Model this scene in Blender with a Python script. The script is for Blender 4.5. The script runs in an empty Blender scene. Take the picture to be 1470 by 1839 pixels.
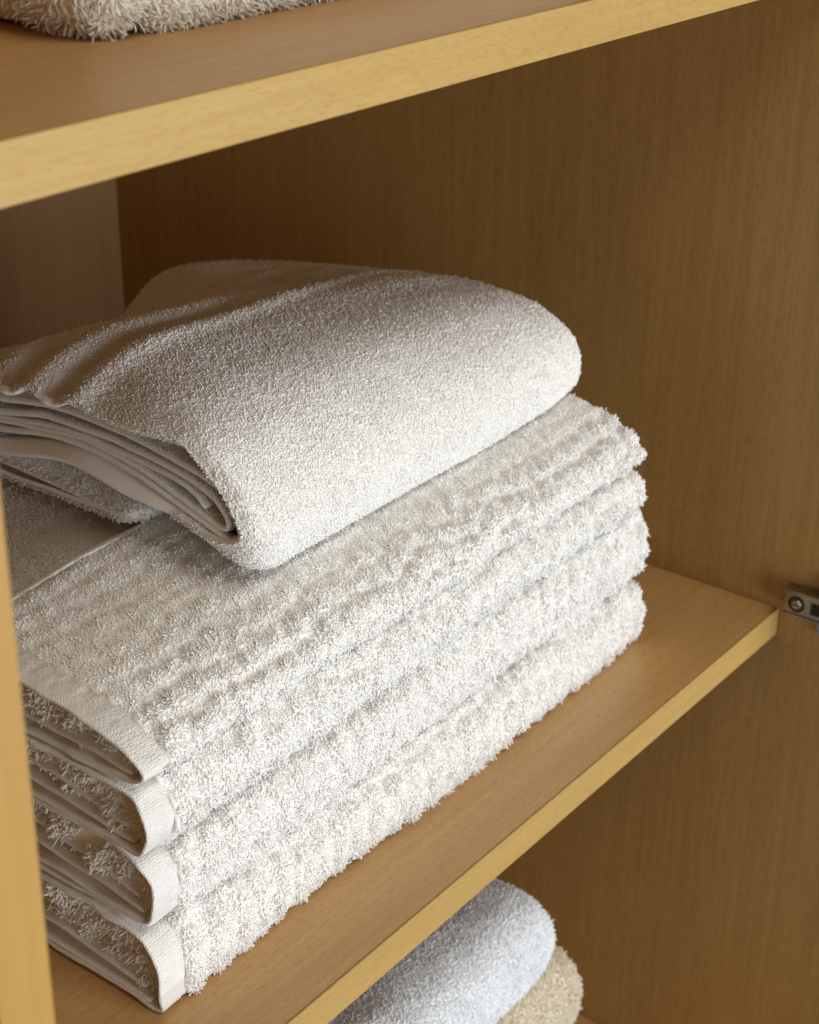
import bpy, math
import numpy as np
from mathutils import Matrix, Vector

# ------------------------------------------------------------------ camera, world, lamps, exposure
scene = bpy.context.scene
COL = scene.collection
R = ((0.6073635, 0.3424790, -0.7168108), (-0.7943221, 0.2762580, -0.5410489), (0.0127268, 0.8979920, 0.4398277))
CAM = (-0.847979, -0.360377, 0.498435)
cam_data = bpy.data.cameras.new('camera')
cam = bpy.data.objects.new('camera', cam_data)
COL.objects.link(cam)
cam.matrix_world = Matrix.Translation(CAM) @ Matrix(R).to_4x4()
cam_data.sensor_fit = 'HORIZONTAL'
cam_data.sensor_width = 36
cam_data.lens = 3052.94 / 1470 * 36
cam_data.clip_start = 0.02
cam_data.clip_end = 50
cam_data.dof.use_dof = True
cam_data.dof.focus_distance = 0.72
cam_data.dof.aperture_fstop = 20
scene.camera = cam

world = bpy.data.worlds.new('World')
scene.world = world
world.use_nodes = True
world.node_tree.nodes['Background'].inputs['Color'].default_value = (1.0, 0.85, 0.64, 1)
world.node_tree.nodes['Background'].inputs['Strength'].default_value = 0.08

def area(name, loc, target, sx, sy, power, color):
    d = bpy.data.lights.new(name, 'AREA')
    d.shape = 'RECTANGLE'; d.size = sx; d.size_y = sy; d.energy = power; d.color = color
    o = bpy.data.objects.new(name, d)
    COL.objects.link(o)
    o.location = loc
    o.rotation_euler = (Vector(target) - Vector(loc)).to_track_quat('-Z', 'Y').to_euler()
    return o
area('window_light', (-0.20, -2.1, 0.02), (-0.3, 0.0, 0.1), 2.5, 1.2, 53, (0.95, 0.98, 1.0))
area('ceiling_light', (-0.35, -0.95, 1.75), (-0.3, 0.0, 0.1), 0.9, 0.6, 12, (1.0, 0.93, 0.80))

vs = scene.view_settings
vs.view_transform = 'Standard'; vs.look = 'None'; vs.exposure = 0.0; vs.gamma = 1.0
vs.use_curve_mapping = False
scene.render.engine = 'CYCLES'
cy = scene.cycles
cy.max_bounces = 16; cy.diffuse_bounces = 14; cy.glossy_bounces = 3; cy.transmission_bounces = 8
cy.use_denoising = True
cy.sample_clamp_indirect = 8

RNG = np.random.default_rng(7)

# ------------------------------------------------------------------ materials
def new_mat(name):
    m = bpy.data.materials.new(name); m.use_nodes = True
    nt = m.node_tree
    return m, nt, nt.nodes, nt.links, nt.nodes['Principled BSDF']

def wood(name, base, dark, axis, rough=0.42, flecks=0.0, fleck_col=None, fine=1.0, spec=0.5, blotch=0.0):
    m, nt, N, L, P = new_mat(name)
    tc = N.new('ShaderNodeTexCoord')
    mp = N.new('ShaderNodeMapping')
    sc = [260.0, 260.0, 260.0]; sc[axis] = 9.0
    mp.inputs['Scale'].default_value = sc
    L.new(tc.outputs['Object'], mp.inputs['Vector'])
    n1 = N.new('ShaderNodeTexNoise'); n1.inputs['Scale'].default_value = 1.0 * fine
    n1.inputs['Detail'].default_value = 5; n1.inputs['Roughness'].default_value = 0.6
    L.new(mp.outputs['Vector'], n1.inputs['Vector'])
    # broad bands of the veneer
    mp2 = N.new('ShaderNodeMapping'); s2 = [22.0, 22.0, 22.0]; s2[axis] = 1.2
    mp2.inputs['Scale'].default_value = s2
    L.new(tc.outputs['Object'], mp2.inputs['Vector'])
    n2 = N.new('ShaderNodeTexNoise'); n2.inputs['Scale'].default_value = 1.0; n2.inputs['Detail'].default_value = 3
    L.new(mp2.outputs['Vector'], n2.inputs['Vector'])
    add = N.new('ShaderNodeMath'); add.operation = 'MULTIPLY_ADD'
    L.new(n2.outputs['Fac'], add.inputs[0]); add.inputs[1].default_value = 0.45 + blotch
    L.new(n1.outputs['Fac'], add.inputs[2])
    cr = N.new('ShaderNodeValToRGB')
    cr.color_ramp.elements[0].position = 0.45; cr.color_ramp.elements[0].color = (*dark, 1)
    cr.color_ramp.elements[1].position = 1.0; cr.color_ramp.elements[1].color = (*base, 1)
    L.new(add.outputs[0], cr.inputs['Fac'])
    out = cr.outputs['Color']
    if flecks:
        mp3 = N.new('ShaderNodeMapping'); s3 = [1000.0, 1000.0, 1000.0]; s3[axis] = 190.0
        mp3.inputs['Scale'].default_value = s3
        L.new(tc.outputs['Object'], mp3.inputs['Vector'])
        n3 = N.new('ShaderNodeTexNoise'); n3.inputs['Scale'].default_value = 1.0; n3.inputs['Detail'].default_value = 2
        L.new(mp3.outputs['Vector'], n3.inputs['Vector'])
        r3 = N.new('ShaderNodeValToRGB')
        r3.color_ramp.elements[0].position = 0.53; r3.color_ramp.elements[0].color = (0, 0, 0, 1)
        r3.color_ramp.elements[1].position = 0.66; r3.color_ramp.elements[1].color = (flecks,) * 3 + (1,)
        L.new(n3.outputs['Fac'], r3.inputs['Fac'])
        mx = N.new('ShaderNodeMix'); mx.data_type = 'RGBA'
        L.new(r3.outputs['Color'], mx.inputs['Factor'])
        L.new(out, mx.inputs[6]); mx.inputs[7].default_value = (*fleck_col, 1)
        out = mx.outputs[2]
    L.new(out, P.inputs['Base Color'])
    P.inputs['Roughness'].default_value = rough
    P.inputs['Specular IOR Level'].default_value = spec
    bp = N.new('ShaderNodeBump'); bp.inputs['Strength'].default_value = 0.12; bp.inputs['Distance'].default_value = 0.0004
    L.new(n1.outputs['Fac'], bp.inputs['Height']); L.new(bp.outputs['Normal'], P.inputs['Normal'])
    return m

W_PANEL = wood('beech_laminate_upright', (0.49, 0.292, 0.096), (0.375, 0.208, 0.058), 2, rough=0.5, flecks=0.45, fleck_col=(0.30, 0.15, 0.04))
W_BACK = wood('beech_laminate_back', (0.46, 0.29, 0.125), (0.36, 0.21, 0.08), 2, rough=0.55)
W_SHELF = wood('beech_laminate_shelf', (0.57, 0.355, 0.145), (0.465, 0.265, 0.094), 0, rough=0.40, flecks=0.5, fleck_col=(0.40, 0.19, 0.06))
W_EDGE = wood('beech_edge_banding', (0.55, 0.365, 0.122), (0.465, 0.295, 0.088), 0, rough=0.5, flecks=0.45, fleck_col=(0.42, 0.235, 0.07))
W_POST = wood('beech_post_edge', (0.52, 0.31, 0.082), (0.445, 0.25, 0.060), 2, rough=0.5, flecks=0.3, fleck_col=(0.5, 0.27, 0.06))

def metal(name, col, rough):
    m, nt, N, L, P = new_mat(name)
    P.inputs['Metallic'].default_value = 1.0
    n = N.new('ShaderNodeTexNoise'); n.inputs['Scale'].default_value = 900; n.inputs['Detail'].default_value = 3
    tc = N.new('ShaderNodeTexCoord'); L.new(tc.outputs['Object'], n.inputs['Vector'])
    mr = N.new('ShaderNodeMapRange'); mr.inputs[3].default_value = rough - .07; mr.inputs[4].default_value = rough + .1
    L.new(n.outputs['Fac'], mr.inputs[0]); L.new(mr.outputs[0], P.inputs['Roughness'])
    P.inputs['Base Color'].default_value = (*col, 1)
    return m
M_NICKEL = metal('nickel_plate', (0.30, 0.27, 0.235), 0.26)
M_DARK = metal('collar_metal_slot_shade', (0.05, 0.045, 0.04), 0.5)  # dark collar metal, also the colour painted as shade for the slots

def cloth(name, col, bump=0.4, scale=1500, col2=None, sheen=0.06, soft=0.35, trans=0.0):
    """cotton pile: yarn loops share part of the shading normal of the cloth they stand on (fibres scatter light softly)"""
    m, nt, N, L, P = new_mat(name)
    tc = N.new('ShaderNodeTexCoord')
    n = N.new('ShaderNodeTexNoise'); n.inputs['Scale'].default_value = scale; n.inputs['Detail'].default_value = 3
    L.new(tc.outputs['Object'], n.inputs['Vector'])
    n2 = N.new('ShaderNodeTexNoise'); n2.inputs['Scale'].default_value = 30; n2.inputs['Detail'].default_value = 3
    L.new(tc.outputs['Object'], n2.inputs['Vector'])
    mx = N.new('ShaderNodeMix'); mx.data_type = 'RGBA'
    L.new(n2.outputs['Fac'], mx.inputs['Factor'])
    c2 = col2 or tuple(c * 0.96 for c in col)
    mx.inputs[6].default_value = (*col, 1); mx.inputs[7].default_value = (*c2, 1)
    L.new(mx.outputs[2], P.inputs['Base Color'])
    P.inputs['Roughness'].default_value = 1.0
    P.inputs['Specular IOR Level'].default_value = 0.0
    P.inputs['Sheen Weight'].default_value = sheen
    P.inputs['Sheen Roughness'].default_value = 0.6
    g = N.new('ShaderNodeNewGeometry'); at = N.new('ShaderNodeAttribute'); at.attribute_name = 'pile_normal'
    sc = N.new('ShaderNodeVectorMath'); sc.operation = 'SCALE'; sc.inputs['Scale'].default_value = soft
    L.new(at.outputs['Vector'], sc.inputs[0])
    ad = N.new('ShaderNodeVectorMath'); ad.operation = 'ADD'
    L.new(g.outputs['Normal'], ad.inputs[0]); L.new(sc.outputs['Vector'], ad.inputs[1])
    no = N.new('ShaderNodeVectorMath'); no.operation = 'NORMALIZE'; L.new(ad.outputs['Vector'], no.inputs[0])
    bp = N.new('ShaderNodeBump'); bp.inputs['Strength'].default_value = bump; bp.inputs['Distance'].default_value = 0.0006
    L.new(n.outputs['Fac'], bp.inputs['Height']); L.new(no.outputs['Vector'], bp.inputs['Normal'])
    L.new(bp.outputs['Normal'], P.inputs['Normal'])
    tr = N.new('ShaderNodeBsdfTranslucent'); L.new(mx.outputs[2], tr.inputs['Color']); L.new(no.outputs['Vector'], tr.inputs['Normal'])
    ms = N.new('ShaderNodeMixShader'); ms.inputs['Fac'].default_value = trans
    L.new(P.outputs['BSDF'], ms.inputs[1]); L.new(tr.outputs['BSDF'], ms.inputs[2])
    L.new(ms.outputs['Shader'], N['Material Output'].inputs['Surface'])
    try: m.cycles.use_bump_map_correction = False
    except Exception: pass
    try: m.use_bump_map_correction = False
    except Exception: pass
    return m

def weave(name, col, stitch_x=None):
    """flat woven cotton: fine ribs of yarn, and a row of stitches at stitch_x (object space) when given"""
    m, nt, N, L, P = new_mat(name)
    tc = N.new('ShaderNodeTexCoord')
    vo = N.new('ShaderNodeTexVoronoi'); vo.inputs['Scale'].default_value = 1150; vo.inputs['Randomness'].default_value = .55
    L.new(tc.outputs['Object'], vo.inputs['Vector'])
    nz = N.new('ShaderNodeTexNoise'); nz.inputs['Scale'].default_value = 240; nz.inputs['Detail'].default_value = 4
    L.new(tc.outputs['Object'], nz.inputs['Vector'])
    P.inputs['Base Color'].default_value = (*col, 1)
    P.inputs['Roughness'].default_value = 1.0
    P.inputs['Specular IOR Level'].default_value = 0.0
    P.inputs['Sheen Weight'].default_value = 0.05
    ad = N.new('ShaderNodeMath'); ad.operation = 'MULTIPLY_ADD'
    L.new(nz.outputs['Fac'], ad.inputs[0]); ad.inputs[1].default_value = -.8; L.new(vo.outputs['Distance'], ad.inputs[2])
    bp = N.new('ShaderNodeBump'); bp.inputs['Strength'].default_value = 0.8; bp.inputs['Distance'].default_value = 0.0006
    bp.invert = True
    L.new(ad.outputs[0], bp.inputs['Height'])
    L.new(bp.outputs['Normal'], P.inputs['Normal'])
    return m

C_WHITE = cloth('white_terry', (0.965, 0.957, 0.938))
C_WAFFLE = cloth('white_waffle_terry', (0.97, 0.962, 0.945))
C_HEM = weave('white_flat_weave', (0.85, 0.84, 0.82))
C_LAYER = weave('white_inner_weave', (0.93, 0.915, 0.885))
C_BAND = weave('white_band_weave', (0.95, 0.93, 0.89))
C_CREAM = cloth('cream_terry', (0.96, 0.93, 0.85))
C_COOL = cloth('cool_white_terry', (0.945, 0.968, 0.998))
C_BEIGE = cloth('beige_terry', (0.82, 0.74, 0.60))

# ------------------------------------------------------------------ scene graph helpers
def tag(o, label=None, cat=None, group=None, kind=None):
    if label: o['label'] = label
    if cat: o['category'] = cat
    if group: o['group'] = group
    if kind: o['kind'] = kind
    return o

def empty(name, loc, label, cat, group=None):
    o = bpy.data.objects.new(name, None); COL.objects.link(o)
    o.location = loc; o.empty_display_size = 0.05
    return tag(o, label, cat, group)

def link_mesh(name, me, mats, parent, smooth=True):
    for m in (mats if isinstance(mats, (list, tuple)) else [mats]): me.materials.append(m)
    if smooth: me.polygons.foreach_set('use_smooth', np.ones(len(me.polygons), bool))
    o = bpy.data.objects.new(name, me); COL.objects.link(o)
    if parent is not None:
        o.parent = parent
        pl = parent.matrix_basis.translation
        q = parent.parent
        tot = Vector(parent.location)
        while q is not None: tot += Vector(q.location); q = q.parent
        me.transform(Matrix.Translation(-tot))
    return o

class MB:
    def __init__(s): s.v = []; s.q = []; s.t = []; s.n = 0; s.b = []
    def add(s, V, quads=None, tris=None, bn=None):
        V = np.asarray(V, float).reshape(-1, 3)
        s.b.append(np.zeros_like(V) if bn is None else np.asarray(bn, float).reshape(-1, 3))
        if quads is not None and len(quads): s.q.append(np.asarray(quads).reshape(-1, 4) + s.n)
        if tris is not None and len(tris): s.t.append(np.asarray(tris).reshape(-1, 3) + s.n)
        s.v.append(V); s.n += len(V)
    def build(s, name, mats, parent, smooth=True):
        V = np.concatenate(s.v).astype(np.float32)
        q = np.concatenate(s.q) if s.q else np.zeros((0, 4), int)
        t = np.concatenate(s.t) if s.t else np.zeros((0, 3), int)
        me = bpy.data.meshes.new(name)
        me.vertices.add(len(V)); me.vertices.foreach_set('co', V.ravel())
        idx = np.concatenate([q.ravel(), t.ravel()]).astype(np.int32)
        me.loops.add(len(idx)); me.loops.foreach_set('vertex_index', idx)
        me.polygons.add(len(q) + len(t))
        st = np.concatenate([np.arange(len(q)) * 4, len(q) * 4 + np.arange(len(t)) * 3]).astype(np.int32)
        me.polygons.foreach_set('loop_start', st)
        me.update(calc_edges=True)
        at = me.attributes.new('pile_normal', 'FLOAT_VECTOR', 'POINT')
        at.data.foreach_set('vector', np.concatenate(s.b).astype(np.float32).ravel())
        return link_mesh(name, me, mats, parent, smooth)

def box(name, lo, hi, mat, parent, bevel=0.0006, segs=2):
    import bmesh
    bm = bmesh.new(); bmesh.ops.create_cube(bm, size=1)
    for v in bm.verts:
        v.co = Vector([(lo[i] + hi[i]) / 2 + v.co[i] * (hi[i] - lo[i]) for i in range(3)])
    if bevel: bmesh.ops.bevel(bm, geom=list(bm.edges), offset=bevel, segments=segs, affect='EDGES', profile=0.6)
    me = bpy.data.meshes.new(name); bm.to_mesh(me); bm.free()
    return link_mesh(name, me, mat, parent, smooth=False)

# ------------------------------------------------------------------ noise
def vnoise(p, seed=0):
    """value noise in 3-D, p (...,3) in cells, result -1..1"""
    p = np.asarray(p, float); i = np.floor(p).astype(np.int64); f = p - i; f = f * f * (3 - 2 * f)
    def h(a, b, c):
        n = (a * 374761393 + b * 668265263 + c * 2147483647 + seed * 974634777) & 0xffffffff
        n = ((n ^ (n >> 13)) * 1274126177) & 0xffffffff
        n = (n ^ (n >> 16)) & 0xffff
        return n / 32767.5 - 1
    r = 0
    for a in (0, 1):
        for b in (0, 1):
            for c in (0, 1):
                w = (f[..., 0] if a else 1 - f[..., 0]) * (f[..., 1] if b else 1 - f[..., 1]) * (f[..., 2] if c else 1 - f[..., 2])
                r = r + w * h(i[..., 0] + a, i[..., 1] + b, i[..., 2] + c)
    return r
def fbm(p, seed=0, oct=3):
    r = 0; a = 1; s = 0
    for k in range(oct):
        r = r + a * vnoise(p * 2 ** k, seed + k); s += a; a *= .5
    return r / s

# ------------------------------------------------------------------ lofted sheets
def catmull(C, t):
    """C (n, ...) control values, t in 0..n-1"""
    n = len(C); i = np.clip(np.floor(t).astype(int), 0, n - 2); f = (t - i)
    f = f.reshape(f.shape + (1,) * (C.ndim - 1))
    g = lambda k: C[np.clip(k, 0, n - 1)]
    p0, p1, p2, p3 = g(i - 1), g(i), g(i + 1), g(i + 2)
    p0 = np.where((i == 0).reshape(f.shape), 2 * p1 - p2, p0)
    p3 = np.where((i == n - 2).reshape(f.shape), 2 * p2 - p1, p3)
    return 0.5 * (2 * p1 + (p2 - p0) * f + (2 * p0 - 5 * p1 + 4 * p2 - p3) * f ** 2 + (3 * p1 - p0 - 3 * p2 + p3) * f ** 3)

def loft(ctrl, step, x_rng=(0.0, 1.0)):
    """ctrl (stations, controls, 3) -> grid (nu, nv, 3) with an even step; x_rng cuts a slice across the stations (0..1 of length)"""
    ctrl = np.asarray(ctrl, float)
    T = np.linspace(0, ctrl.shape[0] - 1, 300)
    A = catmull(ctrl, T)                                  # 300, nc, 3
    mid = A.mean(1); L = np.r_[0, np.cumsum(np.linalg.norm(np.diff(mid, axis=0), axis=1))]
    nu = max(3, int(L[-1] * (x_rng[1] - x_rng[0]) / step) + 1)
    tt = np.interp(np.linspace(x_rng[0], x_rng[1], nu) * L[-1], L, T)
    A = catmull(ctrl, tt)                                 # nu, nc, 3
    B = np.moveaxis(catmull(np.moveaxis(A, 1, 0), np.linspace(0, A.shape[1] - 1, 500)), 0, 1)   # nu, 500, 3
    d = np.linalg.norm(np.diff(B, axis=1), axis=2); S = np.concatenate([np.zeros((nu, 1)), np.cumsum(d, 1)], 1)
    tot = S[:, -1].mean(); nv = int(tot / step) + 1
    G = np.empty((nu, nv, 3))
    for i in range(nu):
        s = np.linspace(0, S[i, -1], nv)
        for k in range(3): G[i, :, k] = np.interp(s, S[i], B[i, :, k])
    return G, L[-1] * (x_rng[1] - x_rng[0]), tot

def gnormals(G):
    du = np.gradient(G, axis=0); dv = np.gradient(G, axis=1)
    n = np.cross(dv, du); n /= np.linalg.norm(n, axis=2, keepdims=True) + 1e-12
    return n, du / (np.linalg.norm(du, axis=2, keepdims=True) + 1e-12), dv / (np.linalg.norm(dv, axis=2, keepdims=True) + 1e-12)

def add_sheet(mb, G, t, N=None, roundv=True):
    """closed sheet of thickness t: G is the outer face (normal side), the inner face lies t behind it"""
    if N is None: N = gnormals(G)[0]
    nu, nv = G.shape[:2]
    rings = [G, G - N * t[..., None] if isinstance(t, np.ndarray) else G - N * t]
    idx = lambda r, i, j: r * nu * nv + i * nv + j
    V = np.concatenate([r.reshape(-1, 3) for r in rings])
    I, J = np.meshgrid(np.arange(nu - 1), np.arange(nv - 1), indexing='ij'); I = I.ravel(); J = J.ravel()
    q = [np.stack([idx(0, I, J), idx(0, I, J + 1), idx(0, I + 1, J + 1), idx(0, I + 1, J)], 1),
         np.stack([idx(1, I, J), idx(1, I + 1, J), idx(1, I + 1, J + 1), idx(1, I, J + 1)], 1)]
    mb.add(V, np.concatenate(q))
    # rounded rims round the four sides
    loop = [(i, 0) for i in range(nu)] + [(nu - 1, j) for j in range(1, nv)] + [(i, nv - 1) for i in range(nu - 2, -1, -1)] + [(0, j) for j in range(nv - 2, 0, -1)]
    li = np.array(loop); a = rings[0][li[:, 0], li[:, 1]]; b = rings[1][li[:, 0], li[:, 1]]
    c = (a + b) / 2
    inn = G[np.clip(li[:, 0], 1, nu - 2), np.clip(li[:, 1], 1, nv - 2)]
    o = rings[0][li[:, 0], li[:, 1]] - inn; nn = N[li[:, 0], li[:, 1]]
    o -= nn * (o * nn).sum(1, keepdims=True); o /= np.linalg.norm(o, axis=1, keepdims=True) + 1e-9
    h = np.linalg.norm(a - b, axis=1, keepdims=True) / 2
    R_ = [a, c + (a - c) * .8 + o * h * .6, c + o * h, c + (b - c) * .8 + o * h * .6, b]
    m = len(li); V = np.concatenate(R_); k = np.arange(m); k2 = (k + 1) % m; q = []
    for r in range(4): q.append(np.stack([r * m + k, (r + 1) * m + k, (r + 1) * m + k2, r * m + k2], 1))
    mb.add(V, np.concatenate(q))

def sample(G, u, v):
    """bilinear, u,v arrays in grid units"""
    nu, nv = G.shape[:2]
    i = np.clip(u.astype(int), 0, nu - 2); j = np.clip(v.astype(int), 0, nv - 2); a = (u - i)[:, None]; b = (v - j)[:, None]
    return G[i, j] * (1 - a) * (1 - b) + G[i + 1, j] * a * (1 - b) + G[i, j + 1] * (1 - a) * b + G[i + 1, j + 1] * a * b

def add_tufts(mb, P, N, lean, length, rad, up=1.0):
    """P,N (n,3); lean (n,3) sideways vector added over the height; a bent, round-ended yarn loop each"""
    n = len(P)
    length = np.asarray(length).reshape(-1, 1) * np.ones((n, 1)); rad = np.asarray(rad).reshape(-1, 1) * np.ones((n, 1))
    N = N / (np.linalg.norm(N, axis=1, keepdims=True) + 1e-9)
    c0 = P - N * length * .1
    c1 = P + N * length * .42 * up + lean * length * .25
    c2 = P + N * length * .72 * up + lean * length * .72
    c3 = P + N * length * .74 * up + lean * length * 1.05
    ax = c2 - c0; ax /= np.linalg.norm(ax, axis=1, keepdims=True)
    rnd = RNG.normal(size=(n, 3)); s1 = np.cross(ax, rnd); s1 /= np.linalg.norm(s1, axis=1, keepdims=True) + 1e-9
    s2 = np.cross(ax, s1)
    rings = []
    for c, r in ((c0, .75), (c1, 1.0), (c2, 1.05), (c2 * .35 + c3 * .65, .72)):
        for k in range(3):
            a = 2 * math.pi * k / 3
            rings.append(c + (s1 * math.cos(a) + s2 * math.sin(a)) * rad * r)
    rings.append(c3 + (c3 - c2) * .1)
    V = np.stack(rings, 1)                                # n,13,3
    tq = []
    for r in range(3):
        for k in range(3):
            k2 = (k + 1) % 3
            tq.append((r * 3 + k, r * 3 + k2, r * 3 + 3 + k2, r * 3 + 3 + k))
    tt = [(9 + k, 9 + (k + 1) % 3, 12) for k in range(3)]
    off = (np.arange(n) * 13)[:, None, None]
    mb.add(V, (np.array(tq)[None] + off).reshape(-1, 4), (np.array(tt)[None] + off).reshape(-1, 3), np.repeat(N, 13, axis=0))

def scatter(G, N, Lu, Lv, spacing, jitter=.35, u_rng=(0, 1), v_rng=(0, 1)):
    nu, nv = G.shape[:2]
    a = max(2, int(Lu * (u_rng[1] - u_rng[0]) / spacing)); b = max(2, int(Lv * (v_rng[1] - v_rng[0]) / spacing))
    U, Vv = np.meshgrid((np.arange(a) + .5) / a, (np.arange(b) + .5) / b, indexing='ij')
    U = U + RNG.normal(size=U.shape) * jitter / a; Vv = Vv + RNG.normal(size=U.shape) * jitter / b
    U = np.clip(U.ravel(), 0, 1) * (u_rng[1] - u_rng[0]) + u_rng[0]; Vv = np.clip(Vv.ravel(), 0, 1) * (v_rng[1] - v_rng[0]) + v_rng[0]
    P = sample(G, U * (nu - 1), Vv * (nv - 1)); n = sample(N, U * (nu - 1), Vv * (nv - 1))
    return U, Vv, P, n

def prof(*pts): return [tuple(p) for p in pts]
def stations(xs, profs, skew=None):
    out = []
    for k, x in enumerate(xs):
        row = []
        for (y, z) in profs[k]:
            row.append((x + (skew(y, z) if skew else 0), y, z))
        out.append(row)
    return np.array(out)

# ------------------------------------------------------------------ the cupboard
W, D, H, TB, REC, H2 = 0.629, 0.5535, 0.3678, 0.018, 0.08, 0.383
cup = empty('cupboard', (-W / 2, D / 2, -H2 - TB), 'open beech wood cupboard with shelves of folded towels and a metal door hinge', 'cupboard')
TOPZ, BOTZ = H + TB + 0.42, -H2 - TB
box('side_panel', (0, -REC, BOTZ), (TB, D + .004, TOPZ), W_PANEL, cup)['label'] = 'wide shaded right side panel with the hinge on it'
lp = box('side_panel', (-W - TB, -REC, BOTZ), (-W, D + .004, TOPZ), W_PANEL, cup); lp['label'] = 'left side panel seen as a bright orange upright edge'
box('edge_strip', (-W - TB, -REC - .0012, BOTZ), (-W - .0006, -REC - .00005, TOPZ), W_POST, lp, bevel=.0004)
box('back_panel', (-W + .0003, D, BOTZ), (-.0003, D + .004, TOPZ), W_BACK, cup, bevel=0)
def shelf(z, label, y0=0.0, deep=D):
    s = box('shelf', (-W + .0005, y0 + .0015, z - TB), (-.0005, deep - .0005, z), W_SHELF, cup, bevel=.0003)
    s['label'] = label
    box('edge_strip', (-W + .0005, y0, z - TB), (-.0005, y0 + .00115, z + .0001), W_EDGE, s, bevel=.0004)
shelf(H + TB, 'upper shelf with a cream towel on it')
shelf(0.0, 'middle shelf under the white towel stack')
shelf(-H2, 'bottom board of the cupboard', y0=-REC + .002)
box('top_board', (-W + .0005, -REC, TOPZ - TB), (-.0005, D - .0005, TOPZ), W_SHELF, cup)

# hinge on the right panel
hz = 0.0132
def hinge():
    import bmesh
    hy = -0.0075
    # channel shaped arm: flat web away from the panel with two side flanges
    def prism(bm, pts, x0, x1):
        a = [bm.verts.new((x0, y, z)) for y, z in pts]; b = [bm.verts.new((x1, y, z)) for y, z in pts]
        bm.faces.new(a); bm.faces.new(b[::-1])
        n = len(pts)
        for i in range(n): bm.faces.new((a[i], b[i], b[(i + 1) % n], a[(i + 1) % n]))
    def mk(name, fn, mat, parent, bev=.0004):
        bm = bmesh.new(); fn(bm); bmesh.ops.recalc_face_normals(bm, faces=bm.faces)
        if bev: bmesh.ops.bevel(bm, geom=list(bm.edges), offset=bev, segments=2, affect='EDGES', clamp_overlap=True)
        me = bpy.data.meshes.new(name); bm.to_mesh(me); bm.free()
        return link_mesh(name, me, mat, parent, smooth=False)
    half = .0070
    root = mk('hinge', lambda bm: (prism(bm, [(hy, hz - half), (-.062, hz - half), (-.062, hz + half), (hy, hz + half)], -.0115, -.0103)), M_NICKEL, cup)
    root['label'] = 'nickel hinge arm with a cross head screw'
    mk('flange', lambda bm: prism(bm, [(hy + .001, hz + half), (-.062, hz + half), (-.062, hz + half + .0012), (hy + .001, hz + half + .0012)], -.0125, -.003), M_NICKEL, root)
    mk('flange', lambda bm: prism(bm, [(hy + .001, hz - half - .0012), (-.062, hz - half - .0012), (-.062, hz - half), (hy + .001, hz - half)], -.0125, -.003), M_NICKEL, root)
    # plate with wings screwed to the panel
    mk('mounting_plate', lambda bm: (prism(bm, [(-.016, hz - .007), (-.058, hz - .007), (-.058, hz + .007), (-.016, hz + .007)], -.005, -.0002),
                                     prism(bm, [(-.026, hz - .019), (-.028, hz - .021), (-.040, hz - .021), (-.040, hz + .019), (-.028, hz + .019), (-.026, hz + .017)], -.0035, -.0001)), M_NICKEL, root)
    # screws: washer ring + domed head with cross
    def screw(y, z, x, r):
        bm = bmesh.new()
        m = Matrix.Translation((x, y, z)) @ Matrix.Rotation(-math.pi / 2, 4, 'Y')
        bmesh.ops.create_cone(bm, cap_ends=True, segments=28, radius1=r, radius2=r * .8, depth=.0012, matrix=m)
        me = bpy.data.meshes.new('screw'); bm.to_mesh(me); bm.free()
        o = link_mesh('screw', me, M_NICKEL, root, smooth=False)
        return o
    screw(hy - .0075, hz - .0005, -.0122, .0033)
    screw(-.033, hz - .0155, -.0040, .003)
    screw(-.033, hz + .0140, -.0040, .003)
    def ring(bm):
        n = 32
        for k in range(n):
            a0 = 2 * math.pi * k / n; a1 = 2 * math.pi * (k + 1) / n
            p = []
            for r, x in ((.0036, -.0117), (.0046, -.0121), (.0053, -.0116)):
                p.append([(x, hy - .0075 + r * math.cos(a), hz - .0005 + r * math.sin(a)) for a in (a0, a1)])
            for i in range(2): bm.faces.new([bm.verts.new(c) for c in (p[i][0], p[i][1], p[i + 1][1], p[i + 1][0])])
    mk('screw_collar', ring, M_DARK, root, 0)
    mk('slot_shade', lambda bm: prism(bm, [(hy - .0165, hz - .0042), (hy - .030, hz - .0042), (hy - .030, hz + .0035), (hy - .0165, hz + .0035)], -.0119, -.01155), M_DARK, root, .0001)  # dark slab on the arm face, its colour stands for the slot's shade
    mk('screw_slot_shade', lambda bm: (prism(bm, [(hy - .0095, hz - .0009), (hy - .0055, hz - .0009), (hy - .0055, hz - .0001), (hy - .0095, hz - .0001)], -.01295, -.0128)), M_DARK, root, 0)  # dark bar on the screw head, painted shade of the driver recess
hinge()

# ------------------------------------------------------------------ towels
CELL = 0.0135
def waffle_field(s, t, seed, cell=CELL):
    """height 0..1 of the popcorn cells and its gradient direction (numerical)"""
    def f(s, t):
        p = np.stack([s / .03, t / .03, np.zeros_like(s) + seed * 7.3], -1)
        ws = s + .0065 * vnoise(p, seed); wt = t + .0070 * vnoise(p, seed + 5)
        a = np.sin(math.pi * ws / cell) * np.sin(math.pi * wt / cell)
        return np.abs(a) ** .7 * .5 + .5 * (0.5 + .5 * vnoise(np.stack([s / .0045, t / .0045, np.zeros_like(s) + seed], -1), seed + 2))
    e = .0006
    return f(s, t), (f(s + e, t) - f(s - e, t)) / (2 * e), (f(s, t + e) - f(s, t - e)) / (2 * e)

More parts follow.
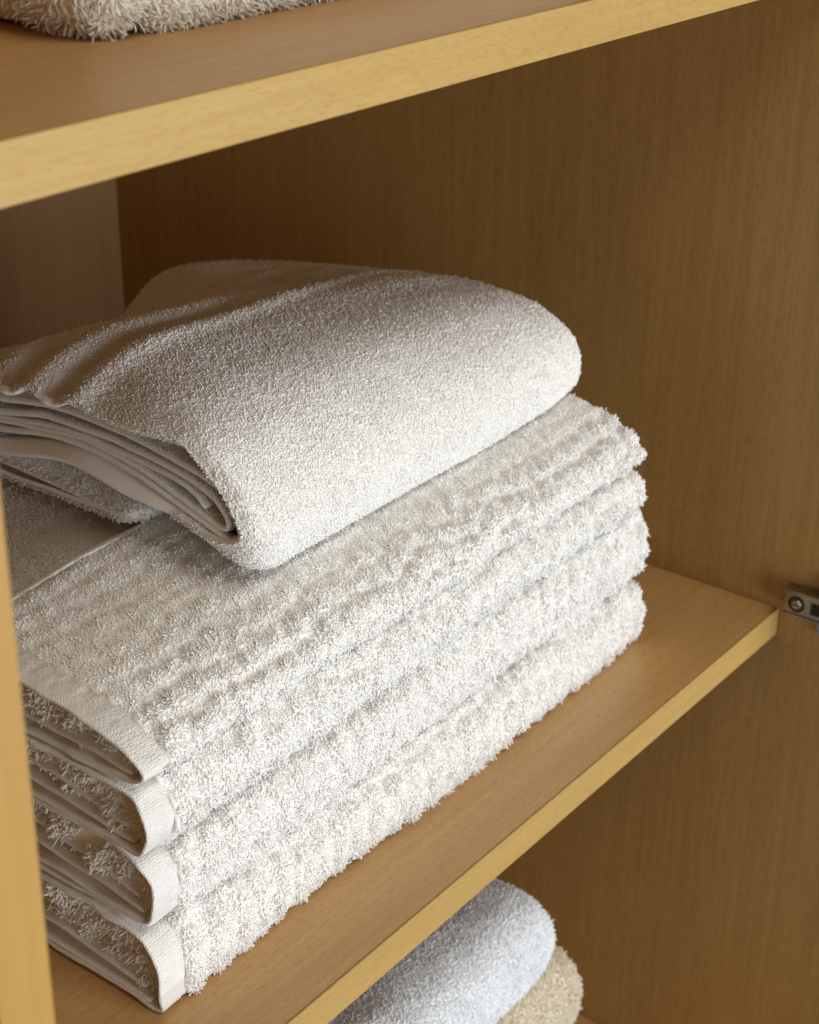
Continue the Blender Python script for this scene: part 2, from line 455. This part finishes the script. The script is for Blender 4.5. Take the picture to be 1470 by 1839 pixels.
def waffle_sheet(mb, ctrl, u0, u1, seed, thick=.0028, amp=.0046, step=.0016, wrinkle=.0015, spacing=.00078, tl=.0015, tr=.00040, v_rng=(0, 1), inner_u=0.0, flat=False, cell=CELL):
    G, Lu, Lv = loft(ctrl, step, (u0, u1))
    N, _, _ = gnormals(G)
    nu, nv = G.shape[:2]
    G = G + N * (wrinkle * fbm(G / .06, seed, 2))[..., None]
    S, T = np.meshgrid(np.linspace(0, Lu, nu), np.linspace(0, Lv, nv), indexing='ij')
    if not flat:
        h, _, _ = waffle_field(S, T, seed, cell)
        front = np.clip((.090 - G[..., 1]) / .035, 0, 1)            # flattened on the top by what lies on it
        G = G + N * ((h - .5) * amp * (.30 + .60 * front))[..., None]
    N, DU, DV = gnormals(G)
    add_sheet(mb, G, thick, N)
    if spacing:
        U, V_, P, n = scatter(G, N, Lu, Lv, spacing, .42, v_rng=v_rng)
        h, gs, gt = waffle_field(U * Lu, V_ * Lv, seed, cell)
        du = sample(DU, U * (nu - 1), V_ * (nv - 1)); dv = sample(DV, U * (nu - 1), V_ * (nv - 1))
        g = np.sqrt(gs ** 2 + gt ** 2) + 1e-6
        k = np.minimum(g * .0050, 1.2)
        lean = -(du * (gs / g * k)[:, None] + dv * (gt / g * k)[:, None]) * .9 + RNG.normal(size=P.shape) * .42
        fr = np.clip((.105 - P[:, 1]) / .045, 0, 1)
        ln = tl * (np.where(P[:, 1] > .16, .85, .42) + (.35 + .85 * fr) * h * h) * RNG.uniform(.6, 1.25, len(P))
        keep = RNG.random(len(P)) < .55 + .9 * h
        add_tufts(mb, P[keep], n[keep], lean[keep], ln[keep], tr * RNG.uniform(.75, 1.3, keep.sum()), up=.80)
        if inner_u > 0:
            U, V_, P, n = scatter(G, N, Lu, Lv, spacing * 1.25, .42, u_rng=(0, min(1, inner_u / Lu)), v_rng=v_rng)
            h, gs, gt = waffle_field(U * Lu, V_ * Lv, seed + 3, cell)
            keep = h > .45
            add_tufts(mb, (P - n * thick)[keep], -n[keep], RNG.normal(size=P.shape)[keep] * .5, tl * 1.5 * h[keep], tr)
    return G, N

XL, XR = -0.476, -0.094
def fold_ctrl(z0l, z1l, z0r, z1r, yb=.36, xl=XL, xr=XR, y0=.0462, bul=.0085, inset=0.0, roll=1.0, topdrop=0.0, yoff=(0, 0, 0, 0, 0), wob=0.0, seed=0, lift=0.0):
    """U shaped fold round the front; z0/z1 bottom and top height at the left and right end"""
    xs = np.linspace(xl, xr, 5)
    rows = []
    for k, x in enumerate(xs):
        t = k / 4; z0 = z0l + (z0r - z0l) * t + inset; z1 = z1l + (z1r - z1l) * t - inset
        w = wob * math.sin(seed * 1.7 + k * 1.9)
        y = y0 + inset + yoff[k] + w; h = z1 - z0; f = min(1.0, h / .035) * roll
        rows.append([(x, yb, z1 - topdrop), (x, y + .14, z1 - topdrop * .5), (x, y + .07, z1 + lift * .5), (x, y + .034 * f, z1 + lift), (x, y + .0115 * f, z1 - .045 * h),
                     (x, y + .0012, z1 - .24 * h), (x, y - bul * .35, z1 - .52 * h), (x, y - bul * .1, z1 - .78 * h),
                     (x, y + .0045 * f, z1 - .965 * h), (x, y + .02 * f, z0 + .0006), (x, y + .06, z0), (x, y + .14, z0), (x, yb, z0)])
    return np.array(rows)

levels_l = [.0008, .0395, .0775, .1105, .1345]
levels_r = [.0008, .0425, .0900, .1150, .1440]
stack_labels = ['white waffle terry bath towel at the bottom of the stack, resting on the shelf',
                'white waffle terry bath towel second from the bottom of the middle shelf stack',
                'white waffle terry bath towel third from the bottom, below the topmost waffle towel',
                'white waffle terry bath towel lying directly under the smooth folded towel']
HEM = .0155
ENDS = [(-.4765, -.0870), (-.4745, -.0885), (-.4775, -.1005), (-.4760, -.0960)]
for k in range(4):
    XL, XR = ENDS[k]
    z0l, z1l, z0r, z1r = levels_l[k], levels_l[k + 1] - .0006, levels_r[k], levels_r[k + 1] - .0006
    top = (k == 3)
    if top:
        # the topmost: broad soft shoulder rising to the back, ridge where its flap ends
        xs = np.linspace(XL, XR, 5); rows = []
        for i, x in enumerate(xs):
            t = i / 4; z0 = z0l + (z0r - z0l) * t; zt = (.1335, .1415, .1435, .1445, .1430)[i]
            y = .0475; h = zt - z0
            rows.append([(x, .36, zt - .001), (x, .22, zt - .001), (x, .164 , zt - .0015), (x, .1575, zt + .0050), (x, .125, zt + .002), (x, .095, zt + .0004), (x, .074, z0 + h * .86), (x, .057, z0 + h * .62),
                         (x, y, z0 + h * .34), (x, y + .001, z0 + h * .15), (x, y + .010, z0 + .0006), (x, y + .03, z0), (x, .14, z0), (x, .36, z0)])
        C = np.array(rows)
        # near the left end the shoulder drops
    else:
        C = fold_ctrl(z0l, z1l, z0r, z1r, xl=XL, xr=XR, y0=(.0462, .0475, .0455)[k], bul=(.0062, .0052, .0070)[k], yoff=((0, .0005, -.001, .0, .001), (0, -.001, .0012, .001, -.001), (.0005, .001, -.0005, .0012, 0))[k], wob=.0010, seed=k)
        if k == 0:        # the lowest fold is pressed into a sharp crease on the shelf
            C[:, 6:9, 1] += np.array([-.0006, -.0012, -.0055]) * np.array([1, .8, .5, .3, .3])[:, None]
            C[:, 7:9, 2] -= np.array([.0015, .0008])[None]
    T = empty('folded_towel', (float((XL + XR) / 2), .2, z0l), stack_labels[k], 'towel', 'white waffle towels stacked on the middle shelf')
    total = XR - XL; uh = HEM / total
    mb = MB()
    waffle_sheet(mb, C, uh - .001, 1.0, 11 + k, thick=.0026, v_rng=(0.0, 1.0) if top else (.36, .66), inner_u=.03 if k in (0, 3, 1) else .015)
    body = mb.build('terry_body', C_WAFFLE, T)
    mb = MB()
    G, Lu, Lv = loft(C, .00085, (0, uh + .001)); N, DU, DV = gnormals(G)
    dxh = G[..., 0] - XL; sv = np.linspace(0, Lv, G.shape[1])[None] * np.ones(G.shape[:2])
    stitch = -.00075 * np.exp(-((dxh - .0118) / .0007) ** 2) * (.75 + .25 * np.sin(sv * 2 * math.pi / .0026)) - .0005 * np.exp(-((dxh - .0138) / .0006) ** 2)
    pucker = .00042 * vnoise(np.stack([dxh / .006, sv / .0034, 0 * sv + k], -1), 33) * np.clip(dxh / .011, 0, 1)
    G = G + N * (.0015 * fbm(G / .06, 11 + k, 2) - .0005 + .0006 * fbm(G / .012, 25, 2) + stitch + pucker)[..., None]
    G[..., 0] += (.0009 * vnoise(np.stack([sv / .011, 0 * sv, 0 * sv + k], -1), 35)) * np.clip(1 - dxh / .010, 0, 1)
    # edge wavers a little
    add_sheet(mb, G, .0017, gnormals(G)[0])
    hem = mb.build('hem', C_HEM, T); hem['label'] = 'flat woven hem closing the left end of the fold'
    if top:      # turned and sewn edge of the flap lying on top
        rows = []
        for i, x in enumerate(np.linspace(XL + .001, XR - .05, 5)):
            zt = (.1335, .1415, .1435, .1445, .1430)[i]
            rows.append([(x, .1635, zt + .0016), (x, .1618, zt + .0045), (x, .1596, zt + .0058), (x, .1578, zt + .0058)])
        Gf, _, _ = loft(np.array(rows), .0012); Nf = gnormals(Gf)[0]
        Gf = Gf + Nf * (.0012 * fbm(Gf / .04, 15, 2))[..., None] + np.array([0, 1, 0]) * (.002 * fbm(Gf / .06, 16, 2))[..., None]
        mbf = MB(); add_sheet(mbf, Gf, .0016)
        mbf.build('hem', C_HEM, T)['label'] = 'sewn edge of the flap across the top'
    # inner layers seen at the open left end
    h = z1l - z0l; hr = z1r - z0r
    nl = (2, 3, 3, 2)[k]
    for q in range(nl):
        xs = np.linspace(XL + .001 + .0015 * q, XR, 4); rows = []
        for i, x in enumerate(xs):
            t = i / 3; zz = z0l + (z0r - z0l) * t; hh = h + (hr - h) * t
            fb = (.12 + .24 * q); ff = (.10 + .13 * q); w = .0012 * math.sin(q * 2.1 + k * 1.3)
            yf = .0525 + .0035 * q
            rows.append([(x, .33, zz + hh * fb), (x, .20, zz + hh * fb + w), (x, .14, zz + hh * fb - w), (x, .11, zz + hh * (fb * .9 + ff * .1) + w), (x, .085, zz + hh * (fb * .5 + ff * .5)), (x, .066, zz + hh * ff), (x, yf, zz + hh * (ff - .02))])
        Gi, Lu_, Lv_ = loft(np.array(rows), .0022); Ni = gnormals(Gi)[0]
        Gi = Gi + Ni * (.0016 * fbm(Gi / .025, 40 + k * 3 + q, 2))[..., None]; Ni = gnormals(Gi)[0]
        mbi = MB(); add_sheet(mbi, Gi, .0021, Ni)
        mbi.build('inner_layer', C_LAYER, T)
    if True:
        # pile bunched between the layers, seen end on
        ys = np.linspace(.0525 if k != 3 else .0545, .20, 70); zs = np.linspace(0, 1, 12)
        lo = z0l + h * (.14 + np.clip((ys - .06) / .06, 0, 1) * (.28, .45, .38, .20)[k])
        up = np.interp(ys, [.05, .056, .064, .078, .1, .2], (z0l + h * np.array([.3, .62, .80, .9, .92, .92])) if k != 3 else (z0l + h * np.array([.3, .55, .70, .82, .90, .90])))
        Gp = np.zeros((12, 70, 3)); Gp[..., 1] = ys[None]; Gp[..., 2] = lo[None] + (up - lo)[None] * zs[:, None]
        Gp[..., 0] = XL + .0065 + .003 * fbm(Gp / .012, 60 + k, 2)
        Np = np.tile(np.array([-1., 0, 0]), (12, 70, 1))
        mbp = MB(); add_sheet(mbp, Gp, .003, Np)
        U, V_, P, n = scatter(Gp, Np, .03, .145, .0010, .5)
        cl = vnoise(P / .006, 90 + k)
        kk = cl > (-.9, -.45, -.55, -.9)[k]
        add_tufts(mbp, P[kk], n[kk], RNG.normal(size=P.shape)[kk] * .5 + np.array([0, 0, -.35]), (.0017 + .0024 * np.clip(cl[kk], 0, 1)) * RNG.uniform(.6, 1.2, kk.sum()), .00058)
        mbp.build('inner_pile', C_WAFFLE, T)

# ---- smooth terry towel lying on top of the stack
top = empty('folded_towel', (-.24, .2, .146), 'large smooth white terry towel with two woven bands, topmost on the stack', 'towel')
def P_(*a): return a
ZB = .1455
xs_t = [-.378, -.3735, -.3605, -.335, -.285, -.24, -.20, -.16, -.13, -.098]
# shared front part: (145, 118, 103 ... bottom); per station: back part, then front part
def stn(back, front): return back + front
fL = [(.145,.2105),(.118,.209),(.1005,.203),(.086,.191),(.0775,.178),(.0765,.163),(.0835,.152),(.096,.151),(.122,.161),(.15,.175),(.19,.180),(.24,.170)]
fM = [(.145,.216),(.120,.210),(.101,.201),(.0875,.189),(.0795,.176),(.0775,.162),(.083,.150),(.098,.147),(.122,.152),(.15,.160),(.19,.165),(.24,.162)]
fN = [(.145,.219),(.122,.2115),(.102,.201),(.0885,.189),(.081,.176),(.079,.162),(.084,.149),(.100,.146),(.122,.149),(.15,.152),(.19,.155),(.24,.155)]
bl = [(.300,.155),(.282,.172),(.260,.195),(.234,.206),(.207,.211),(.178,.212)]
pr = [
 stn(bl, [(y + (.0065 if y < .11 else 0), z + (.013 if z < .158 else .007 if z < .17 else -.004)) for y, z in fL]),
 stn(bl, [(y + (.0020 if y < .11 else 0), z + (.0055 if z < .17 else -.001)) for y, z in fL]),
 stn([(.303,.157),(.285,.178),(.262,.204),(.236,.214),(.207,.219),(.178,.219)], fM),
 stn([(.305,.155),(.286,.172),(.263,.196),(.235,.212),(.207,.2225),(.178,.2245)], fN),
 stn([(.310,.156),(.288,.170),(.264,.189),(.235,.206),(.207,.2185),(.178,.2215)], [(.145,.218),(.120,.211),(.102,.200),(.0885,.188),(.0815,.175),(.080,.161),(.085,.1485),(.100,.1455),(.122,.146),(.15,.147),(.19,.149),(.24,.150)]),
 stn([(.320,.160),(.295,.180),(.268,.194),(.237,.203),(.207,.2125),(.178,.2165)], [(.145,.2145),(.120,.2085),(.101,.198),(.0885,.186),(.0825,.174),(.081,.161),(.086,.1485),(.100,.1455),(.122,.146),(.15,.147),(.19,.149),(.24,.150)]),
 stn([(.330,.172),(.305,.195),(.272,.201),(.238,.2035),(.207,.2075),(.178,.2115)], [(.145,.211),(.120,.206),(.100,.196),(.088,.185),(.0825,.173),(.0815,.161),(.086,.1485),(.100,.1455),(.122,.146),(.15,.147),(.19,.149),(.24,.150)]),
 stn([(.335,.168),(.308,.190),(.274,.197),(.240,.200),(.209,.2035),(.178,.207)], [(.145,.207),(.121,.2025),(.101,.1935),(.089,.183),(.0835,.172),(.083,.160),(.087,.149),(.100,.147),(.122,.146),(.15,.147),(.19,.149),(.24,.150)]),
 stn([(.335,.164),(.308,.182),(.274,.191),(.240,.195),(.209,.1985),(.178,.2015)], [(.145,.202),(.122,.199),(.103,.1915),(.091,.182),(.0855,.171),(.0845,.160),(.088,.150),(.100,.1475),(.122,.147),(.15,.148),(.19,.149),(.24,.150)]),
 stn([(.330,.160),(.305,.174),(.274,.181),(.240,.185),(.209,.190),(.178,.194)], [(.145,.195),(.124,.193),(.108,.187),(.097,.179),(.0915,.170),(.0905,.160),(.093,.152),(.102,.1485),(.122,.148),(.15,.149),(.19,.150),(.24,.151)]),
]
Ct = stations(xs_t, pr)
# the left edge leans outward towards the back
lean_x = np.array([-.004, -.010, -.014, -.014, -.012, -.009, -.005] + [0] * 11)
Ct[0, :, 0] += lean_x; Ct[1, :, 0] += lean_x; Ct[2, :, 0] += lean_x * .5
def band_c(x, k): 
    t = np.clip((x + .30) / .17, 0, 1); return .187 + .025 * t * t * (3 - 2 * t) + k * .0255
G, Lu, Lv = loft(Ct, .0018)
N, DU, DV = gnormals(G); nu, nv = G.shape[:2]
# soft wrinkles running along the cloth
wr = .0026 * fbm(np.stack([G[..., 0] / .14, G[..., 1] / .035, G[..., 2] / .05], -1), 3, 2)
upper = np.clip((N[..., 2] - .2) / .5, 0, 1)
G = G + N * (wr * (.35 + .65 * upper))[..., None]
# two woven bands: channels running along x on the top, y position drifts
yy = G[..., 1]; xx = G[..., 0]
def band_mask(y, x, k, hw):
    d = np.abs(y - band_c(x, k)); return 1 / (1 + np.exp((d - hw) / .0009))
is_top = (N[..., 2] > .1) & (G[..., 2] > .158)
B1 = band_mask(yy, xx, 0, .0046) * is_top; B2 = band_mask(yy, xx, 1, .0046) * is_top
puff = sum(np.exp(-((yy - band_c(xx, kk)) / .006) ** 2) * .0026 for kk in (-.5, .5, 1.5)) * is_top
G = G + N * (puff - .0017 * (B1 + B2))[..., None]
N, DU, DV = gnormals(G)
mb = MB(); add_sheet(mb, G, .0032, N)
U, V_, P, n = scatter(G, N, Lu, Lv, .00066, .30)
bm_ = sample((B1 + B2)[..., None], U * (nu - 1), V_ * (nv - 1))[:, 0]
keep = (bm_ < .4) & ~((n[:, 2] < -.5) & (P[:, 0] > -.36) & (P[:, 1] > .11))
du = sample(DU, U * (nu - 1), V_ * (nv - 1)); dv = sample(DV, U * (nu - 1), V_ * (nv - 1))
a = 2.2 * math.pi * vnoise(P / .011, 9)
lean = (du * np.cos(a)[:, None] + dv * np.sin(a)[:, None]) * .65 + RNG.normal(size=P.shape) * .42
dens = .75 + .25 * vnoise(P / .006, 19)
keep &= RNG.random(len(P)) < dens + .2
add_tufts(mb, P[keep], n[keep], lean[keep], .00095 * RNG.uniform(.6, 1.25, keep.sum()), .00034 * RNG.uniform(.8, 1.2, keep.sum()), up=.72)
# pile standing round the open left rim
e = RNG.random(9500) * (nv - 1); e0 = np.zeros_like(e); off = RNG.random(9500)[:, None]
Pr = sample(G, e0, e); Nr = sample(N, e0, e); Ur = -sample(DU, e0, e)
rimk = ~((Nr[:, 2] < -.4) & (Pr[:, 1] > .125)) & (sample((B1 + B2)[..., None], e0, e)[:, 0] < .4)
dr = Nr * (1 - off) + Ur * (.35 + off * .9)
add_tufts(mb, (Pr - Nr * .0030 * off)[rimk], dr[rimk], RNG.normal(size=Pr.shape)[rimk] * .35, .0014 * RNG.uniform(.7, 1.2, rimk.sum()), .00034)
mb.build('terry_body', C_WHITE, top)
# bands as cloth strips lying in the channels
for c0, lab in ((0, 'woven band nearer the front edge'), (1, 'woven band nearer the back')):
    js = []
    for i in range(nu):
        c = float(band_c(G[i, nv // 4, 0], c0))
        cand = np.where(is_top[i])[0]
        js.append(cand[np.argmin(np.abs(yy[i, cand] - c))])
    js = np.array(js); rows = []
    for d in np.linspace(-.0046, .0046, 9):
        f = js + d / (Lv / (nv - 1)); f = np.convolve(np.pad(f, 3, mode='edge'), np.ones(7) / 7, 'valid')
        rows.append(sample(G, np.arange(nu) * .999999, f) + sample(N, np.arange(nu) * .999999, f) * (.0006 * (1 - (d / .0052) ** 2)))
    GB = np.stack(rows, 1)
    mbb = MB(); add_sheet(mbb, GB, .0009)
    NB = gnormals(GB)[0]
    _, _, PB, nB = scatter(GB, NB, .30, .0092, .00075, .3)
    add_tufts(mbb, PB, nB, RNG.normal(size=PB.shape) * .4, .00062, .00030)
    o = mbb.build('woven_band', C_BAND, top); o['label'] = lab

# inner layers at the open left end of the top towel
def layer(name, pts_rows, xs, thick=.0026, seed=0, wob=.0014, mat=C_LAYER, fuzz=False):
    C = stations(xs, pts_rows)
    G, Lu, Lv = loft(C, .002); N = gnormals(G)[0]
    G = G + N * (wob * fbm(G / .03, seed, 2))[..., None]; N = gnormals(G)[0]
    mb = MB(); add_sheet(mb, G, thick, N)
    if fuzz:
        U, V_, P, n = scatter(G, N, Lu, Lv, .0011, .4)
        add_tufts(mb, P, n, RNG.normal(size=P.shape) * .5, .0014, .0003)
    else:
        U, V_, P, n = scatter(G, N, Lu, Lv, .00085, .3, u_rng=(0, min(1, .05 / Lu)))
        add_tufts(mb, P, n, RNG.normal(size=P.shape) * .35, .00050, .00032)
        add_tufts(mb, P - n * thick, -n, RNG.normal(size=P.shape) * .35, .00050, .00032)
    return mb.build(name, mat, top)
def shift(p, dy, dz): return [(y + dy, z + dz) for y, z in p]
in1 = [(.245,.1935),(.205,.2005),(.175,.2015),(.145,.1995),(.118,.196),(.102,.191),(.092,.183),(.0885,.174),(.0905,.166),(.100,.1655),(.122,.172),(.15,.180),(.19,.184),(.245,.176)]
in1b = [(.245,.200),(.205,.2085),(.175,.2085),(.145,.206),(.120,.200),(.103,.193),(.0925,.183),(.088,.173),(.090,.160),(.100,.1555),(.122,.160),(.15,.167),(.19,.171),(.245,.170)]
in1c = [(.245,.185),(.205,.193),(.175,.195),(.145,.195),(.122,.192),(.105,.186),(.096,.178),(.0915,.170),(.0925,.160),(.102,.1535),(.122,.153),(.15,.154),(.19,.155),(.245,.156)]
def fwd(p, d): return [(y - (d if y < .115 else 0), z - (.0005 if z < .168 and y < .115 else 0)) for y, z in p]
layer('inner_layer', [fwd(in1, .005), in1b, in1c], [-.3765, -.335, -.12], seed=21)
in2 = [(.245,.187),(.20,.1945),(.16,.1945),(.125,.191),(.104,.186),(.094,.178),(.0925,.171),(.100,.1695),(.122,.176),(.15,.1835),(.19,.187),(.245,.180)]
in2c = [(.245,.178),(.20,.184),(.16,.185),(.125,.183),(.108,.179),(.099,.172),(.0975,.166),(.104,.162),(.122,.160),(.15,.161),(.19,.162),(.245,.163)]
layer('inner_layer', [in2, shift(in2, .001, -.001), in2c], [-.3755, -.335, -.12], seed=31)
in3 = [(.245,.1835),(.20,.1900),(.16,.1900),(.130,.1870),(.112,.182),(.106,.178)]
layer('inner_layer', [in3, shift(in3, .002, -.001), shift(in3, .004, -.010)], [-.3750, -.335, -.12], seed=41, thick=.0022)
in4 = [(.245,.172),(.19,.1815),(.15,.1775),(.122,.1695),(.102,.1635),(.090,.1635),(.0855,.169),(.0855,.176)]
layer('inner_layer', [in4, shift(in4, .001, -.003), shift(in4, .004, -.008)], [-.3745, -.34, -.20], seed=47, thick=.0030)
# rolled lower fold resting on the stack under the layers
rl = [(.30,.150),(.262,.1495),(.225,.1487),(.19,.148),(.165,.149),(.157,.1525),(.160,.157),(.185,.161),(.22,.165),(.26,.167),(.30,.166)]
rl = rl[::-1]
layer('lower_fold', [shift([(y, .155 + (z - .155) * .35) for y, z in rl], .012, -.001), rl, rl, shift(rl, 0, .0)], [-.372, -.362, -.30, -.14], seed=51, thick=.002, mat=C_WHITE, fuzz=True)

# ---- simple folded towels on the other shelves
def folded(name, label, cat, mat, xl, xr, z0, z1, y0, yb, seed, style, group=None, thick_step=.0022, crease=None, cell=.012, tl=.0036):
    T = empty(name, ((xl + xr) / 2, (y0 + yb) / 2, z0), label, cat, group)
    h = z1 - z0; xs = [xl, xl + .012, xl + .04, (xl + xr) / 2, xr - .045, xr - .014, xr]
    inset = [.55, .88, 1, 1, 1, .90, .62]; rows = []
    zc = z0 + h * .45
    for k, x in enumerate(xs):
        s = inset[k]; dy = (1 - s) * .022
        def Z(f): return zc + (z0 + h * f - zc) * s
        rr = min(h * .5, .022)
        base = [(yb - dy, 1), (y0 + .12, 1), (y0 + rr * 2.0, 1), (y0 + rr * .95, .97), (y0 + rr * .3, .82), (y0, .55), (y0 + .001, .28), (y0 + .006, .08), (y0 + .02, .0), (y0 + .12, 0), (yb - dy, 0)]
        rows.append([(x, y + (dy if y < y0 + .05 else 0), (z0 + h * f * 1.0 if f < .05 else Z(f)) if k not in (0, 6) else Z(f)) for y, f in base])
    C = np.array(rows)
    G, Lu, Lv = loft(C, thick_step); N = gnormals(G)[0]
    nrm_out = 1
    nu, nv = G.shape[:2]
    w = .0025 * fbm(G / .05, seed, 3)
    if crease:
        cx, wd, dp = crease
        w = w - dp * np.exp(-((G[..., 0] - cx - (G[..., 2] - z0) * .35) / wd) ** 2)
    G = G + N * w[..., None]
    N, DU, DV = gnormals(G)
    G[..., 2] = np.maximum(G[..., 2], z0 + .0006)
    mb = MB(); add_sheet(mb, G, .003, N)
    # end caps: closed rolled ends (several layers pressed together)
    for e in (0, -1):
        ring = G[e]; m = nv; cen = ring.mean(0); V = [ring]
        for f in (.8, .5, .2): V.append(cen + (ring - cen) * f + np.array([(-1 if e == 0 else 1) * .004 * (1 - f), 0, 0]))
        V = np.concatenate(V); k = np.arange(m - 1); q = []
        for r in range(3): q.append(np.stack([r * m + k, r * m + k + 1, (r + 1) * m + k + 1, (r + 1) * m + k], 1))
        mb.add(V, np.concatenate(q))
    U, V_, P, n = scatter(G, N, Lu, Lv, .0013 if style != 'smooth' else .0009, .42, v_rng=(.0, .60))
    du = sample(DU, U * (nu - 1), V_ * (nv - 1)); dv = sample(DV, U * (nu - 1), V_ * (nv - 1))
    if style == 'waffle':
        hh, gs, gt = waffle_field(U * Lu, V_ * Lv, seed, cell)
        g = np.sqrt(gs ** 2 + gt ** 2) + 1e-6; k = np.minimum(g * .003, .9)
        lean = -(du * (gs / g * k)[:, None] + dv * (gt / g * k)[:, None]) + RNG.normal(size=P.shape) * .35
        ln = tl * (.4 + .8 * hh)
    else:
        a = 2 * math.pi * vnoise(P / .013, seed); b = .75 if style == 'shaggy' else .5
        lean = (du * np.cos(a)[:, None] + dv * np.sin(a)[:, None]) * b + RNG.normal(size=P.shape) * .3 + np.array([0, 0, -.25])
        ln = tl * np.ones(len(P))
    add_tufts(mb, P, n, lean, ln * RNG.uniform(.65, 1.2, len(P)), .00038 * RNG.uniform(.8, 1.25, len(P)))
    # tufts on the left end cap as well
    ring = G[0]; cen = ring.mean(0); nn = 2600
    j = RNG.integers(0, nv, nn); f = np.sqrt(RNG.random(nn)); Pc = cen + (ring[j] - cen) * f[:, None] + np.array([-.004, 0, 0]) * (1 - f)[:, None]
    add_tufts(mb, Pc, np.tile([-1., 0, 0], (nn, 1)), RNG.normal(size=Pc.shape) * .4 + np.array([0, 0, -.3]), tl, .00036)
    mb.build('terry_body', mat, T)
    return T

ZU = H + TB
folded('folded_towel', 'cream terry towel on the upper shelf, cut off by the top of the photo', 'towel', C_CREAM, -.450, -.14, ZU + .001, ZU + .062, .070, .36, 61, 'shaggy', crease=(-.425, .007, .005), tl=.0030)
folded('folded_towel', 'cool white terry towel below the middle shelf, lying on the beige towel', 'towel', C_COOL, -.46, -.147, -.2085, -.1500, .0495, .33, 71, 'smooth', tl=.0017)
folded('folded_towel', 'beige waffle towel below the middle shelf, under the cool white towel', 'towel', C_BEIGE, -.47, -.112, -.2760, -.2090, .0455, .34, 81, 'waffle', tl=.0026)
folded('folded_towel', 'beige towel lowest of the pile on the bottom board, under the beige waffle towel', 'towel', C_BEIGE, -.47, -.120, -.3825, -.2765, .0475, .34, 91, 'smooth', tl=.0022)
